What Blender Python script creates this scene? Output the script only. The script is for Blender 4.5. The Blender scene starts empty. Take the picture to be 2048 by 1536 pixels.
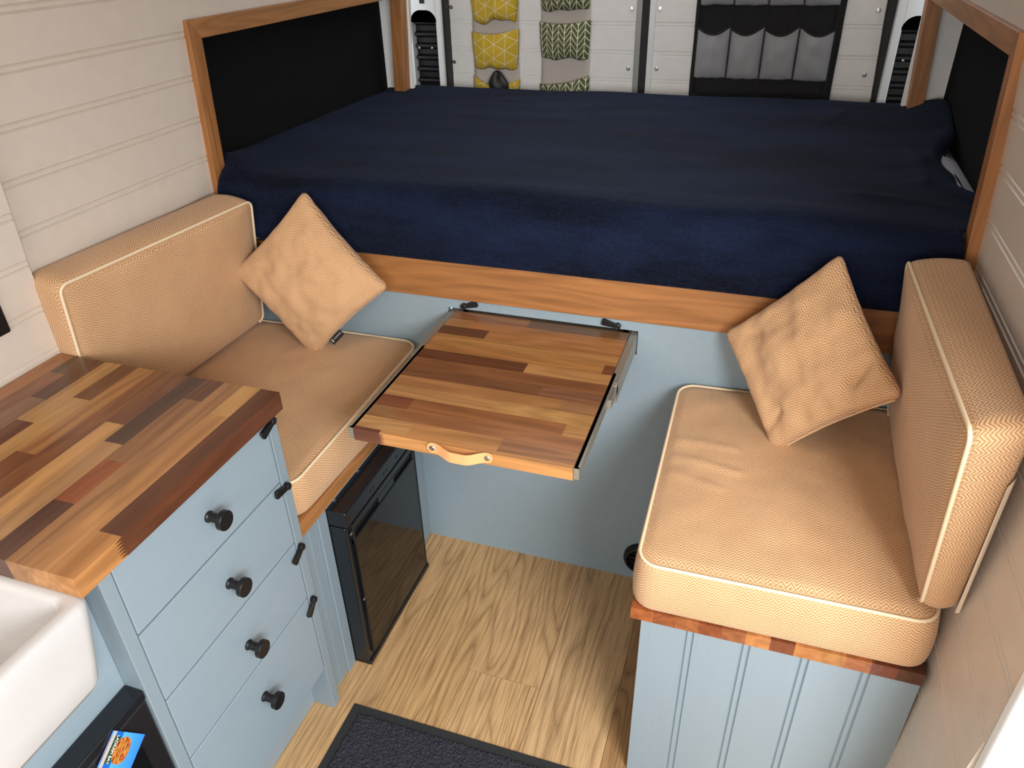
import bpy, bmesh, math, random
from mathutils import Vector, Matrix, noise
random.seed(7)
D = bpy.data
SC = bpy.context.scene
COL = SC.collection

# ---------------------------------------------------------------- camera
cam_d = D.cameras.new('camera'); cam = D.objects.new('camera', cam_d); COL.objects.link(cam)
cam_d.sensor_width = 36.0; cam_d.lens = 1501.46 / 2048 * 36.0
cam_d.clip_start = 0.02; cam_d.clip_end = 60
_r = Vector((0.94879648, 0.31503480, -0.02320176)); _u = Vector((-0.14704681, 0.50548064, 0.85021560)); _f = Vector((-0.27957554, 0.80326982, -0.52592311))
m = Matrix((( _r.x, _u.x, -_f.x, 0.4059749), (_r.y, _u.y, -_f.y, 0.3673601), (_r.z, _u.z, -_f.z, 1.6430649), (0, 0, 0, 1)))
cam.matrix_world = m
SC.camera = cam

# ---------------------------------------------------------------- world, lights, exposure
w = D.worlds.new('overcast_sky'); SC.world = w; w.use_nodes = True
bg = w.node_tree.nodes['Background']; bg.inputs[0].default_value = (0.86, 0.93, 1.0, 1); bg.inputs[1].default_value = 1.45

def area(name, loc, target, sx, sy, power, col):
    l = D.lights.new(name, 'AREA'); l.shape = 'RECTANGLE'; l.size = sx; l.size_y = sy; l.energy = power; l.color = col
    o = D.objects.new(name, l); COL.objects.link(o); o.location = loc
    d = Vector(target) - Vector(loc); o.rotation_euler = d.to_track_quat('-Z', 'Y').to_euler()
    return o
area('sliding_door_daylight', (1.45, -0.35, 2.0), (0.0, 1.3, 0.5), 1.0, 1.0, 94, (0.97, 0.99, 1.0))
area('cab_window_daylight', (-0.05, -1.1, 1.50), (0.0, 2.2, 1.0), 1.4, 0.7, 20, (1.0, 0.95, 0.89))
area('rear_window_daylight', (-0.05, 3.28, 1.85), (-0.05, 2.2, 1.0), 1.2, 0.25, 4.5, (0.95, 0.98, 1.0))

SC.view_settings.view_transform = 'Standard'; SC.view_settings.look = 'None'; SC.view_settings.gamma = 1.0
SC.view_settings.use_curve_mapping = False
SC.view_settings.exposure = 0.22
try:
    SC.cycles.use_denoising = True; SC.cycles.denoiser = 'OPENIMAGEDENOISE'
except Exception: pass
SC.cycles.max_bounces = 8; SC.cycles.diffuse_bounces = 5; SC.cycles.glossy_bounces = 3

# ---------------------------------------------------------------- materials
def s2l(c):
    c = c / 255.0
    return c / 12.92 if c <= 0.04045 else ((c + 0.055) / 1.055) ** 2.4
def rgb(r, g, b): return (s2l(r), s2l(g), s2l(b), 1.0)
class MB:
    """small node builder"""
    def __init__(self, name, base=(200, 200, 200), rough=0.5, metal=0.0, **kw):
        self.m = D.materials.new(name); self.m.use_nodes = True
        self.nt = self.m.node_tree; self.b = self.nt.nodes['Principled BSDF']
        self.b.inputs['Base Color'].default_value = rgb(*base)
        self.b.inputs['Roughness'].default_value = rough; self.b.inputs['Metallic'].default_value = metal
        self.m.diffuse_color = rgb(*base)
        for k, v in kw.items(): self.b.inputs[k].default_value = v
    def n(self, t, props=None, **ins):
        nd = self.nt.nodes.new('ShaderNode' + t)
        for k, v in (props or {}).items(): setattr(nd, k, v)
        for k, v in ins.items():
            key = int(k[1:]) if k[0] == 'i' and k[1:].isdigit() else k.replace('_', ' ')
            if hasattr(v, 'is_output'): self.nt.links.new(v, nd.inputs[key])
            else: nd.inputs[key].default_value = v
        return nd
    def math(self, op, a, b=0.0, c=None):
        nd = self.nt.nodes.new('ShaderNodeMath'); nd.operation = op
        for i, v in enumerate([a, b] + ([c] if c is not None else [])):
            if hasattr(v, 'is_output'): self.nt.links.new(v, nd.inputs[i])
            else: nd.inputs[i].default_value = v
        return nd.outputs[0]
    def link(self, a, name): self.nt.links.new(a, self.b.inputs[name])
    def mix(self, fac, a, b, mode='MIX'):
        nd = self.nt.nodes.new('ShaderNodeMix'); nd.data_type = 'RGBA'; nd.blend_type = mode
        for i, v in ((0, fac), (6, a), (7, b)):
            if hasattr(v, 'is_output'): self.nt.links.new(v, nd.inputs[i])
            else: nd.inputs[i].default_value = v
        return nd.outputs[2]
    def bump(self, h, strength=0.3, dist=0.002):
        nd = self.n('Bump', Strength=strength, Distance=dist, Height=h)
        self.nt.links.new(nd.outputs[0], self.b.inputs['Normal'])
    def obj(self, scale=(1, 1, 1), loc=None):
        tc = self.n('TexCoord'); mp = self.n('Mapping', Scale=scale)
        self.nt.links.new(tc.outputs['Object'], mp.inputs[0])
        if loc is not None: self.nt.links.new(loc, mp.inputs[1])
        return mp.outputs[0]
    def ramp(self, fac, stops):
        nd = self.n('ValToRGB', Fac=fac); cr = nd.color_ramp
        while len(cr.elements) < len(stops): cr.elements.new(0.5)
        for e, (p, c) in zip(cr.elements, stops): e.position = p; e.color = c
        return nd.outputs[0]

def plain(name, base, rough=0.5, metal=0.0, bump=None, **kw):
    M_ = MB(name, base, rough, metal, **kw)
    v = M_.obj()
    nz = M_.n('TexNoise', Vector=v, Scale=bump[0] if bump else 12.0, Detail=4.0)
    M_.link(M_.mix(nz.outputs[0], tuple(c * 0.94 for c in rgb(*base)[:3]) + (1,), tuple(min(1, c * 1.06) for c in rgb(*base)[:3]) + (1,)), 'Base Color')
    if bump: M_.bump(nz.outputs[0], bump[1], bump[2])
    return M_.m

def brushed(name, base, axis_scale):
    M_ = MB(name, base, 0.42)
    nz = M_.n('TexNoise', Vector=M_.obj(axis_scale), Scale=1.0, Detail=3.0)
    M_.link(M_.mix(nz.outputs[0], tuple(c * 0.95 for c in rgb(*base)[:3]) + (1,), tuple(c * 1.05 for c in rgb(*base)[:3]) + (1,)), 'Base Color')
    M_.bump(nz.outputs[0], 0.25, 0.0008)
    return M_.m

def grain_nodes(M_, base, axis, amount=0.35, rough=0.4, ring=1.0, seed=None):
    sc = [55.0, 55.0, 55.0]; sc['xyz'.index(axis)] = 3.2
    loc = None
    if seed is not None:
        cx = M_.n('CombineXYZ', X=seed, Y=seed, Z=seed); loc = cx.outputs[0]
    v = M_.obj(tuple(sc), loc)
    big = [12.0] * 3; big['xyz'.index(axis)] = 1.3
    v2 = M_.obj(tuple(big), loc)
    n1 = M_.n('TexNoise', Vector=v, Scale=1.0, Detail=5.0, Roughness=0.6)
    n2 = M_.n('TexNoise', Vector=v2, Scale=1.0, Detail=2.0)
    rings = M_.math('FRACT', M_.math('MULTIPLY', n2.outputs[0], 9.0 * ring))
    rings = M_.math('PINGPONG', rings, 0.5)
    f = M_.math('ADD', M_.math('MULTIPLY', n1.outputs[0], 0.75), M_.math('MULTIPLY', rings, 0.5))
    lo = M_.mix(1.0, base, (1 - amount, 1 - amount * 1.1, 1 - amount * 1.2, 1), 'MULTIPLY')
    hi = M_.mix(1.0, base, (1 + amount * .45, 1 + amount * .42, 1 + amount * .4, 1), 'MULTIPLY')
    fr = M_.n('MapRange', Value=f, i1=0.3, i2=0.72)
    M_.link(M_.mix(fr.outputs[0], lo, hi), 'Base Color')
    M_.b.inputs['Roughness'].default_value = rough
    M_.bump(n1.outputs[0], 0.15, 0.0006)

def wood(name, base, axis, amount=0.3, rough=0.42, ring=1.0):
    M_ = MB(name, base, rough); grain_nodes(M_, rgb(*base), axis, amount, rough, ring); return M_.m
def stave_wood(name, axis, rough=0.3, amount=0.3, ring=1.0):
    M_ = MB(name, (160, 110, 70), rough)
    at = M_.n('Attribute', {'attribute_name': 'stave'})
    grain_nodes(M_, at.outputs['Color'], axis, amount, rough, ring, seed=M_.math('MULTIPLY', at.outputs['Alpha'], 37.0))
    return M_.m

def herringbone(name, light=(224, 183, 138), dark=(146, 100, 60)):
    M_ = MB(name, light, 0.85); M_.b.inputs['Sheen Weight'].default_value = 0.15
    uv = M_.n('UVMap').outputs[0]; sp = M_.n('SeparateXYZ', Vector=uv)
    nz0 = M_.n('TexNoise', Vector=uv, Scale=60.0, Detail=2.0)
    u = M_.math('ADD', sp.outputs[0], M_.math('MULTIPLY', nz0.outputs[0], 0.002)); vv = M_.math('ADD', sp.outputs[1], M_.math('MULTIPLY', nz0.outputs[0], 0.003))
    tri = M_.math('PINGPONG', u, 0.0085)
    s = M_.math('DIVIDE', M_.math('ADD', vv, M_.math('MULTIPLY', tri, 0.95)), 0.0060)
    st = M_.math('SINE', M_.math('MULTIPLY', s, 6.28318))
    st = M_.math('ADD', M_.math('MULTIPLY', st, 0.5), 0.5)
    nz = M_.n('TexNoise', Vector=uv, Scale=500.0, Detail=2.0)
    nb = M_.n('TexNoise', Vector=uv, Scale=9.0, Detail=3.0)
    f = M_.math('ADD', M_.math('MULTIPLY', st, 0.7), M_.math('MULTIPLY', nz.outputs[0], 0.5))
    f = M_.math('ADD', f, M_.math('MULTIPLY', M_.math('SUBTRACT', nb.outputs[0], 0.5), 0.25))
    M_.link(M_.mix(M_.n('MapRange', Value=f, i1=0.1, i2=1.05).outputs[0], rgb(*dark), rgb(*light)), 'Base Color')
    M_.bump(f, 0.45, 0.0012)
    return M_.m

MT = {}
MT['board'] = plain('cream_board_paint', (208, 196, 183), 0.4, bump=(30, 0.05, 0.0005))
MT['board_white'] = plain('white_door_board', (240, 239, 237), 0.45, bump=(30, 0.05, 0.0005))
MT['blue_y'] = brushed('grey_blue_paint', (135, 150, 159), (120, 4, 120))
MT['blue'] = plain('grey_blue_paint_smooth', (132, 147, 155), 0.4, bump=(60, 0.06, 0.0005))
MT['blue_z'] = brushed('grey_blue_paint_upright', (128, 142, 150), (120, 120, 4))
MT['white_metal'] = plain('white_painted_metal', (232, 234, 234), 0.25)
MT['grey_metal'] = plain('grey_painted_metal', (150, 152, 150), 0.3)
MT['oak_x'] = wood('oak_trim_across', (154, 103, 58), 'x')
MT['oak_y'] = wood('oak_trim_along', (166, 114, 66), 'y')
MT['oak_z'] = wood('oak_trim_upright', (162, 109, 62), 'z')
MT['stave_x'] = stave_wood('butcher_block_across', 'x', 0.32)
MT['stave_y'] = stave_wood('butcher_block_along', 'y', 0.26)
def oak_floor():
    M_ = MB('oak_laminate', (184, 148, 104), 0.42)
    at = M_.n('Attribute', {'attribute_name': 'stave'}); sd = M_.math('MULTIPLY', at.outputs['Alpha'], 41.0)
    loc = M_.n('CombineXYZ', X=sd, Y=sd, Z=0.0).outputs[0]
    base = at.outputs['Color']
    warp = M_.n('TexNoise', Vector=M_.obj((7, 1.6, 1), loc), Scale=1.0, Detail=3.0)
    wv = M_.n('TexNoise', Vector=M_.obj((9, 0.9, 1), loc), Scale=1.0, Detail=1.0, Distortion=0.6)
    ph = M_.math('ADD', M_.math('MULTIPLY', wv.outputs[0], 14.0), M_.math('MULTIPLY', warp.outputs[0], 3.0))
    line = M_.math('POWER', M_.math('ABSOLUTE', M_.math('SINE', M_.math('MULTIPLY', ph, 3.14159))), 0.45)
    fine = M_.n('TexNoise', Vector=M_.obj((320, 9, 1), loc), Scale=1.0, Detail=3.0, Roughness=0.6)
    por = M_.n('MapRange', Value=fine.outputs[0], i1=0.36, i2=0.56)
    f = M_.math('MULTIPLY', M_.math('ADD', M_.math('MULTIPLY', line, 0.45), 0.55), M_.math('ADD', M_.math('MULTIPLY', por.outputs[0], 0.30), 0.70))
    dark = M_.mix(1.0, base, (0.42, 0.36, 0.30, 1), 'MULTIPLY'); lite = M_.mix(1.0, base, (1.1, 1.09, 1.07, 1), 'MULTIPLY')
    M_.link(M_.mix(M_.n('MapRange', Value=f, i1=0.42, i2=0.98).outputs[0], dark, lite), 'Base Color')
    M_.bump(f, 0.12, 0.0006); return M_.m
MT['floor'] = oak_floor()
MT['fabric'] = herringbone('tan_herringbone')
MT['piping'] = plain('cream_piping', (224, 202, 168), 0.6)
MT['lining'] = plain('cream_lining', (222, 205, 182), 0.8)
MT['carpet'] = plain('black_lining_carpet', (14, 14, 15), 0.95, bump=(400, 0.8, 0.002), **{'Specular IOR Level': 0.15})
MT['black_metal'] = plain('matt_black_metal', (26, 25, 26), 0.38, 0.3)
MT['black'] = plain('black_plastic', (16, 16, 18), 0.45)
MT['rubber'] = plain('black_rubber', (34, 35, 36), 0.75)
MT['gloss_black'] = plain('gloss_black_panel', (14, 15, 17), 0.06)
MT['fridge_black'] = plain('satin_black_enamel', (22, 25, 29), 0.22)
MT['oven_black'] = plain('satin_black_oven', (22, 21, 24), 0.35)
MT['chrome'] = plain('bright_steel', (190, 192, 192), 0.22, 1.0)
MT['steel'] = plain('dull_zinc_runner', (150, 148, 138), 0.36, 0.55, bump=(200, 0.2, 0.0005))
MT['leather'] = plain('tan_leather', (222, 160, 106), 0.5, bump=(300, 0.1, 0.0005))
MT['ceramic'] = plain('white_ceramic', (192, 189, 187), 0.14)
MT['sheet'] = plain('white_sheet', (206, 208, 222), 0.9)
MT['canvas'] = plain('natural_canvas', (196, 188, 180), 0.9, bump=(500, 0.3, 0.0008))
MT['mat_pile'] = plain('charcoal_pile', (42, 41, 50), 0.95, bump=(300, 0.8, 0.003))
MT['seal'] = plain('black_door_seal', (14, 14, 14), 0.6)
MT['black_cloth'] = plain('black_cloth', (24, 24, 26), 0.85, bump=(60, 0.2, 0.002))

def fleece():
    M_ = MB('navy_fleece', (30, 42, 74), 0.95)
    v = M_.obj((2.2, 6, 6)); n1 = M_.n('TexNoise', Vector=v, Scale=1.0, Detail=6.0, Roughness=0.68)
    v2 = M_.obj((120, 190, 190)); n2 = M_.n('TexNoise', Vector=v2, Scale=1.0, Detail=3.0)
    f = M_.math('ADD', M_.math('MULTIPLY', n1.outputs[0], 1.0), M_.math('MULTIPLY', n2.outputs[0], 0.35))
    M_.link(M_.mix(M_.n('MapRange', Value=f, i1=0.50, i2=0.88).outputs[0], rgb(4, 6, 15), rgb(21, 31, 56)), 'Base Color')
    M_.b.inputs['Sheen Weight'].default_value = 0.06; M_.b.inputs['Specular IOR Level'].default_value = 0.15; M_.b.inputs['Sheen Roughness'].default_value = 0.4
    M_.b.inputs['Sheen Tint'].default_value = (0.35, 0.5, 0.9, 1)
    M_.bump(n2.outputs[0], 0.8, 0.004)
    return M_.m
MT['fleece'] = fleece()

def yellow_print():
    M_ = MB('yellow_star_print', (205, 170, 40), 0.85)
    uv = M_.n('UVMap').outputs[0]; sp = M_.n('SeparateXYZ', Vector=uv); u, v = sp.outputs[0], sp.outputs[1]
    P = 0.046; acc = None
    for a in (0, 60, 120):
        c, s_ = math.cos(math.radians(a)), math.sin(math.radians(a))
        d = M_.math('ADD', M_.math('MULTIPLY', u, c), M_.math('MULTIPLY', v, s_))
        fr = M_.math('PINGPONG', d, P / 2)
        ln = M_.math('LESS_THAN', fr, 0.0011)
        acc = ln if acc is None else M_.math('MAXIMUM', acc, ln)
    M_.link(M_.mix(acc, rgb(206, 172, 44), rgb(228, 218, 190)), 'Base Color'); return M_.m
MT['yellow'] = yellow_print()
def green_print():
    M_ = MB('olive_leaf_print', (92, 98, 56), 0.85)
    uv = M_.n('UVMap').outputs[0]; sp = M_.n('SeparateXYZ', Vector=uv); u, v = sp.outputs[0], sp.outputs[1]
    tri = M_.math('PINGPONG', u, 0.026)
    d = M_.math('SUBTRACT', v, M_.math('MULTIPLY', tri, 1.25))
    l1 = M_.math('LESS_THAN', M_.math('PINGPONG', d, 0.0115), 0.0020)
    l2 = M_.math('LESS_THAN', M_.math('PINGPONG', u, 0.026), 0.0016)
    l3 = M_.math('GREATER_THAN', M_.math('PINGPONG', u, 0.026), 0.0248)
    acc = M_.math('MAXIMUM', l1, M_.math('MAXIMUM', l2, l3))
    M_.link(M_.mix(acc, rgb(88, 94, 52), rgb(226, 222, 206)), 'Base Color'); return M_.m
MT['green'] = green_print()
def mesh_mat():
    M_ = MB('grey_net', (165, 165, 170), 0.9)
    tr = M_.n('BsdfTransparent'); mx = M_.n('MixShader', Fac=0.8)
    M_.nt.links.new(tr.outputs[0], mx.inputs[1]); M_.nt.links.new(M_.b.outputs[0], mx.inputs[2])
    out = M_.nt.nodes['Material Output']; M_.nt.links.new(mx.outputs[0], out.inputs[0]); return M_.m
MT['net'] = mesh_mat()
def magnet_mat():
    M_ = MB('sea_stack_picture', (60, 150, 235), 0.3)
    uv = M_.n('UVMap').outputs[0]; sp = M_.n('SeparateXYZ', Vector=uv); u, v = sp.outputs[0], sp.outputs[1]
    nz = M_.n('TexNoise', Vector=M_.n('Mapping', Vector=uv, Scale=(5, 26, 1)).outputs[0], Scale=1.0, Detail=4.0, Distortion=1.2)
    rock = M_.ramp(nz.outputs[0], [(0.34, rgb(96, 44, 18)), (0.46, rgb(170, 74, 30)), (0.56, rgb(206, 150, 70)), (0.66, rgb(128, 132, 52))])
    n2 = M_.n('TexNoise', Vector=uv, Scale=9.0, Detail=2.0)
    du = M_.math('DIVIDE', M_.math('SUBTRACT', u, 0.5), 0.40); dv = M_.math('DIVIDE', M_.math('SUBTRACT', v, 0.46), 0.25)
    rr = M_.math('ADD', M_.math('POWER', M_.math('ABSOLUTE', du), 2.4), M_.math('POWER', M_.math('ABSOLUTE', dv), 2.4))
    rr = M_.math('ADD', rr, M_.math('MULTIPLY', M_.math('SUBTRACT', n2.outputs[0], 0.5), 0.5))
    inside = M_.math('LESS_THAN', rr, 0.9)
    sky = M_.mix(M_.n('MapRange', Value=v, i1=0.25, i2=1.0).outputs[0], rgb(80, 170, 250), rgb(50, 130, 245))
    sea = M_.mix(M_.math('GREATER_THAN', v, 0.31), rgb(20, 96, 190), sky)
    strip = M_.math('MULTIPLY', M_.math('LESS_THAN', v, 0.27), M_.math('LESS_THAN', M_.math('ABSOLUTE', M_.math('SUBTRACT', u, 0.5)), 0.38))
    c = M_.mix(strip, sea, rgb(30, 62, 40)); c = M_.mix(inside, c, rock)
    c = M_.mix(M_.math('LESS_THAN', v, 0.10), c, rgb(178, 172, 170))
    M_.link(c, 'Base Color'); return M_.m
MT['magnet'] = magnet_mat()
MT['white'] = plain('white_print', (240, 240, 236), 0.6)

# ---------------------------------------------------------------- geometry helpers
class G:
    """collects faces, then links them as ONE mesh object"""
    def __init__(s): s.v = []; s.f = []; s.uv = []; s.c = []
    def add(s, vs, fs, uvs=None, col=None):
        o = len(s.v); s.v += [tuple(p) for p in vs]
        for k, f in enumerate(fs):
            s.f.append([o + i for i in f]); s.uv.append(uvs[k] if uvs else None); s.c.append(col)
        return s
    def box(s, x0, x1, y0, y1, z0, z1, col=None):
        vs = [(x, y, z) for z in (z0, z1) for y in (y0, y1) for x in (x0, x1)]
        return s.add(vs, [(0, 2, 3, 1), (4, 5, 7, 6), (0, 1, 5, 4), (2, 6, 7, 3), (0, 4, 6, 2), (1, 3, 7, 5)], None, col)
    def prism(s, pts, ax, a0, a1, col=None):
        """polygon of 2D points extruded along ax ('x','y','z')"""
        def P(p, a): return {'x': (a, p[0], p[1]), 'y': (p[0], a, p[1]), 'z': (p[0], p[1], a)}[ax]
        n = len(pts); vs = [P(p, a0) for p in pts] + [P(p, a1) for p in pts]
        fs = [tuple(range(n))[::-1], tuple(range(n, 2 * n))] + [(i, (i + 1) % n, n + (i + 1) % n, n + i) for i in range(n)]
        return s.add(vs, fs, None, col)
    def lathe(s, prof, o, d, n=24):
        """profile [(radius, along)] around axis d from o"""
        d = Vector(d).normalized(); t = d.orthogonal().normalized(); b = d.cross(t); o = Vector(o)
        vs = []; fs = []
        for r, a in prof:
            for k in range(n):
                th = 2 * math.pi * k / n; vs.append(o + d * a + (t * math.cos(th) + b * math.sin(th)) * max(r, 1e-5))
        for i in range(len(prof) - 1):
            for k in range(n):
                fs.append((i * n + k, i * n + (k + 1) % n, (i + 1) * n + (k + 1) % n, (i + 1) * n + k))
        fs.append(tuple(range(n))[::-1]); fs.append(tuple(range((len(prof) - 1) * n, len(prof) * n)))
        return s.add(vs, fs)
    def tube(s, path, r, closed=False, n=8):
        P = [Vector(p) for p in path]; m_ = len(P); vs = []; fs = []; prev = None
        for i in range(m_):
            a = P[(i - 1) % m_] if (closed or i) else P[0]; b = P[(i + 1) % m_] if (closed or i < m_ - 1) else P[-1]
            t = (b - a).normalized()
            if prev is None: u = t.orthogonal().normalized()
            else: u = (prev - t * prev.dot(t)).normalized()
            prev = u; v = t.cross(u)
            for k in range(n): vs.append(P[i] + (u * math.cos(2 * math.pi * k / n) + v * math.sin(2 * math.pi * k / n)) * r)
        for i in range(m_ if closed else m_ - 1):
            j = (i + 1) % m_
            for k in range(n): fs.append((i * n + k, i * n + (k + 1) % n, j * n + (k + 1) % n, j * n + k))
        if not closed: fs += [tuple(range(n))[::-1], tuple(range((m_ - 1) * n, m_ * n))]
        return s.add(vs, fs)
    def grid(s, fn, nu, nv, uvf=None, flip=False):
        vs = [fn(i / nu, j / nv) for j in range(nv + 1) for i in range(nu + 1)]; fs = []; uvs = []
        for j in range(nv):
            for i in range(nu):
                q = [(i, j), (i + 1, j), (i + 1, j + 1), (i, j + 1)]
                if flip: q = q[::-1]
                fs.append(tuple(b * (nu + 1) + a for a, b in q))
                if uvf: uvs.append([uvf(a / nu, b / nv) for a, b in q])
        return s.add(vs, fs, uvs if uvf else None)
    def obj(s, name, mat, parent=None, smooth=False, bevel=0.0, seg=2, solid=0.0, fix=True):
        me = D.meshes.new(name); me.from_pydata(s.v, [], s.f); me.update()
        if any(u is not None for u in s.uv):
            L = me.uv_layers.new(name='UVMap'); i = 0
            for u, f in zip(s.uv, s.f):
                for k in range(len(f)): L.data[i].uv = u[k] if u else (0, 0); i += 1
        if any(c is not None for c in s.c):
            A = me.color_attributes.new('stave', 'FLOAT_COLOR', 'CORNER'); i = 0
            for c, f in zip(s.c, s.f):
                for k in range(len(f)): A.data[i].color = c or (0.3, 0.2, 0.1, 0); i += 1
        if fix:
            bm = bmesh.new(); bm.from_mesh(me); bmesh.ops.recalc_face_normals(bm, faces=bm.faces); bm.to_mesh(me); bm.free()
        me.materials.append(mat)
        if smooth: me.polygons.foreach_set('use_smooth', [True] * len(me.polygons))
        o = D.objects.new(name, me); COL.objects.link(o)
        if parent: o.parent = parent
        if bevel:
            md = o.modifiers.new('bevel', 'BEVEL'); md.width = bevel; md.segments = seg; md.limit_method = 'ANGLE'; md.angle_limit = math.radians(50)
            me.polygons.foreach_set('use_smooth', [True] * len(me.polygons))
            md.harden_normals = True
            try: me.set_sharp_from_angle(angle=math.radians(38))
            except Exception: pass
        if solid:
            md = o.modifiers.new('solid', 'SOLIDIFY'); md.thickness = solid; md.offset = -1
        return o

def tag(o, label, cat=None, group=None):
    o['label'] = label
    if cat: o['category'] = cat
    if group: o['group'] = group
    return o
def thing(name, label, cat, group=None, loc=(0, 0, 0)):
    o = D.objects.new(name, None); COL.objects.link(o); o.empty_display_size = 0.05
    return tag(o, label, cat, group)
def st(o): o['kind'] = 'structure'; return o

def lerp_tab(tab, z):
    if z <= tab[0][0]: return tab[0][1]
    for (a, p), (b, q) in zip(tab, tab[1:]):
        if z <= b: return p + (q - p) * (z - a) / (b - a)
    return tab[-1][1]
XL_NEAR = [(0, -0.935), (0.9, -0.935), (1.1, -0.935), (1.45, -0.912), (1.95, -0.84)]
XL_FAR = [(0, -0.965), (0.9, -0.96), (1.1, -0.955), (1.46, -0.932), (1.95, -0.865)]
XR = [(0, 0.775), (0.25, 0.79), (0.45, 0.798), (0.7, 0.815), (1.05, 0.822), (1.25, 0.81), (1.46, 0.79), (1.95, 0.72)]
def xln(z): return lerp_tab(XL_NEAR, z)
def xlf(z): return lerp_tab(XL_FAR, z)
def xr(z): return lerp_tab(XR, z)
GR = [0.0065, 0.0045, 0.0022]
def grooved(g, a0, a1, grooves, b0, b1, mapper, T=0.02, step=0.06):
    """board face with double-bead grooves across a, extruded along b"""
    pts = {a0: 0.0, a1: 0.0}; k = a0
    while k < a1: pts[round(k, 5)] = 0.0; k += step
    for q in grooves:
        if a0 + 0.01 < q < a1 - 0.01:
            for t in [t for t in pts if abs(t - q) < 0.011 and t not in (a0, a1)]: del pts[t]
            for off, d in ((-.0085, 0), (-.006, -.0035), (-.0035, -.0004), (.0035, -.0004), (.006, -.0035), (.0085, 0)): pts[q + off] = d
    A = sorted(pts.items()); n = len(A)
    vs = []
    for b in (b0, b1):
        vs += [mapper(a, d, b) for a, d in A]; vs += [mapper(a, -T, b) for a, d in A]
    N = 2 * n; fs = []
    for i in range(n - 1):
        fs.append((i, i + 1, N + i + 1, N + i)); fs.append((n + i + 1, n + i, N + n + i, N + n + i + 1))
        fs.append((i, n + i, n + i + 1, i + 1)); fs.append((N + i, N + i + 1, N + n + i + 1, N + n + i))
    fs.append((0, N, N + n, n)); fs.append((n - 1, 2 * n - 1, N + 2 * n - 1, N + n - 1))
    g.add(vs, fs)

# ---------------------------------------------------------------- setting
# floor planks
g = G(); rnd = random.Random(3)
PB = [-1.0 + 0.0, -0.893, -0.703, -0.513, -0.323, -0.133, 0.058, 0.247, 0.437, 0.627, 0.82]
PC = [(186, 150, 106), (188, 152, 108), (184, 148, 104), (186, 150, 106), (184, 148, 102), (188, 152, 108), (186, 152, 110), (158, 122, 82), (184, 148, 104), (184, 148, 104)]  # the one darker plank, beside the right bench, has shade in its colour
for k in range(len(PB) - 1):
    js = [-1.3, 0.35 + 0.21 * (k % 3), 3.4]
    if k == 5: js = [-1.3, 0.23, 1.517, 3.4]
    for a, b in zip(js, js[1:]):
        c = PC[k]; j = rnd.uniform(-5, 5)
        g.box(PB[k] + .0006, PB[k + 1] - .0006, a + .0006, b - .0006, -0.02, 0.0, rgb(c[0] + j, c[1] + j, c[2] + j)[:3] + (rnd.random(),))
g.box(-1.0, 0.82, -1.3, 3.4, -0.04, -0.0015, rgb(110, 85, 58)[:3] + (0.5,))
st(g.obj('floor', MT['floor']))

ZL = [0.18 + 0.0965 * k for k in range(20)]
ZL_far = [1.143 + 0.0962 * k for k in range(-11, 9)]
ZL_near = [1.189 + 0.0945 * k for k in range(-11, 9)]
# left wall: proud near panel, then the far panel around the bed recess
g = G()
grooved(g, 0.0, 1.95, ZL_near, -1.2, 1.366, lambda a, d, b: (xln(a) + d, b, a))
FY0, FY1, FZ0, FZ1 = 1.952, 3.135, 0.95, 1.462      # oak frame outline on both walls
IY0, IY1, IZ1 = FY0 + 0.043, FY1 - 0.05, FZ1 - 0.043
fm = lambda a, d, b: (xlf(a) + d, b, a)
WE = 0.006
grooved(g, 0.0, 1.95, ZL_far, 1.366, IY0 - WE, fm); grooved(g, 0.0, FZ0, ZL_far, IY0 - WE, IY1 + WE, fm)
grooved(g, IZ1 + WE, 1.95, ZL_far, IY0 - WE, IY1 + WE, fm); grooved(g, 0.0, 1.95, ZL_far, IY1 + WE, 3.20, fm)
st(g.obj('wall_left', MT['board']))
g = G()
ZR = [1.332 + 0.0962 * k for k in range(-13, 7)]
rm = lambda a, d, b: (xr(a) - d, b, a)
grooved(g, 0.0, 1.95, ZR, 1.165, IY0 - WE, rm); grooved(g, 0.0, FZ0, ZR, IY0 - WE, IY1 + WE, rm)
grooved(g, IZ1 + WE, 1.95, ZR, IY0 - WE, IY1 + WE, rm); grooved(g, 0.0, 1.95, ZR, IY1 + WE, 3.20, rm)
grooved(g, 0.0, 1.95, ZR, -1.2, -0.55, rm); grooved(g, 1.74, 1.95, ZR, -0.55, 1.165, rm)
st(g.obj('wall_right', MT['board']))
g = G(); g.box(-0.95, 0.80, -1.30, -1.25, 0.0, 0.95)  # unseen panel added to block low daylight coming through the cab
st(g.obj('light_block_front', MT['oven_black']))
# recess linings
g = G(); g.box(-1.06, -1.035, IY0 - .01, 3.15, 0.9, 1.50)
o = g.obj('wall_recess_left', MT['carpet']); st(o)
g = G(); g.box(0.90, 0.925, IY0 - .01, 3.15, 0.9, 1.50); st(g.obj('wall_recess_right', MT['carpet']))
for nm, xa, xb, xn in (('wall_return_left', -1.06, -0.928, -0.975), ('wall_return_right', 0.785, 0.925, 0.835)):
    g = G(); g.box(xa, xb, 3.137, 3.16, 0.9, 1.44); g.box(min(xa, xn) if xa < 0 else xn, xb if xa > 0 else xn, IY0, 3.15, IZ1 + .002, IZ1 + .02); g.box(min(xa, xn) if xa < 0 else xn, xb if xa > 0 else xn, IY0 - .03, IY0 - .005, 0.9, 1.5)
    st(g.obj(nm, MT['board_white']))
g = G(); g.box(-1.0, 0.9, -1.2, 3.5, 1.95, 1.98); st(g.obj('ceiling', MT['board']))

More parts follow.
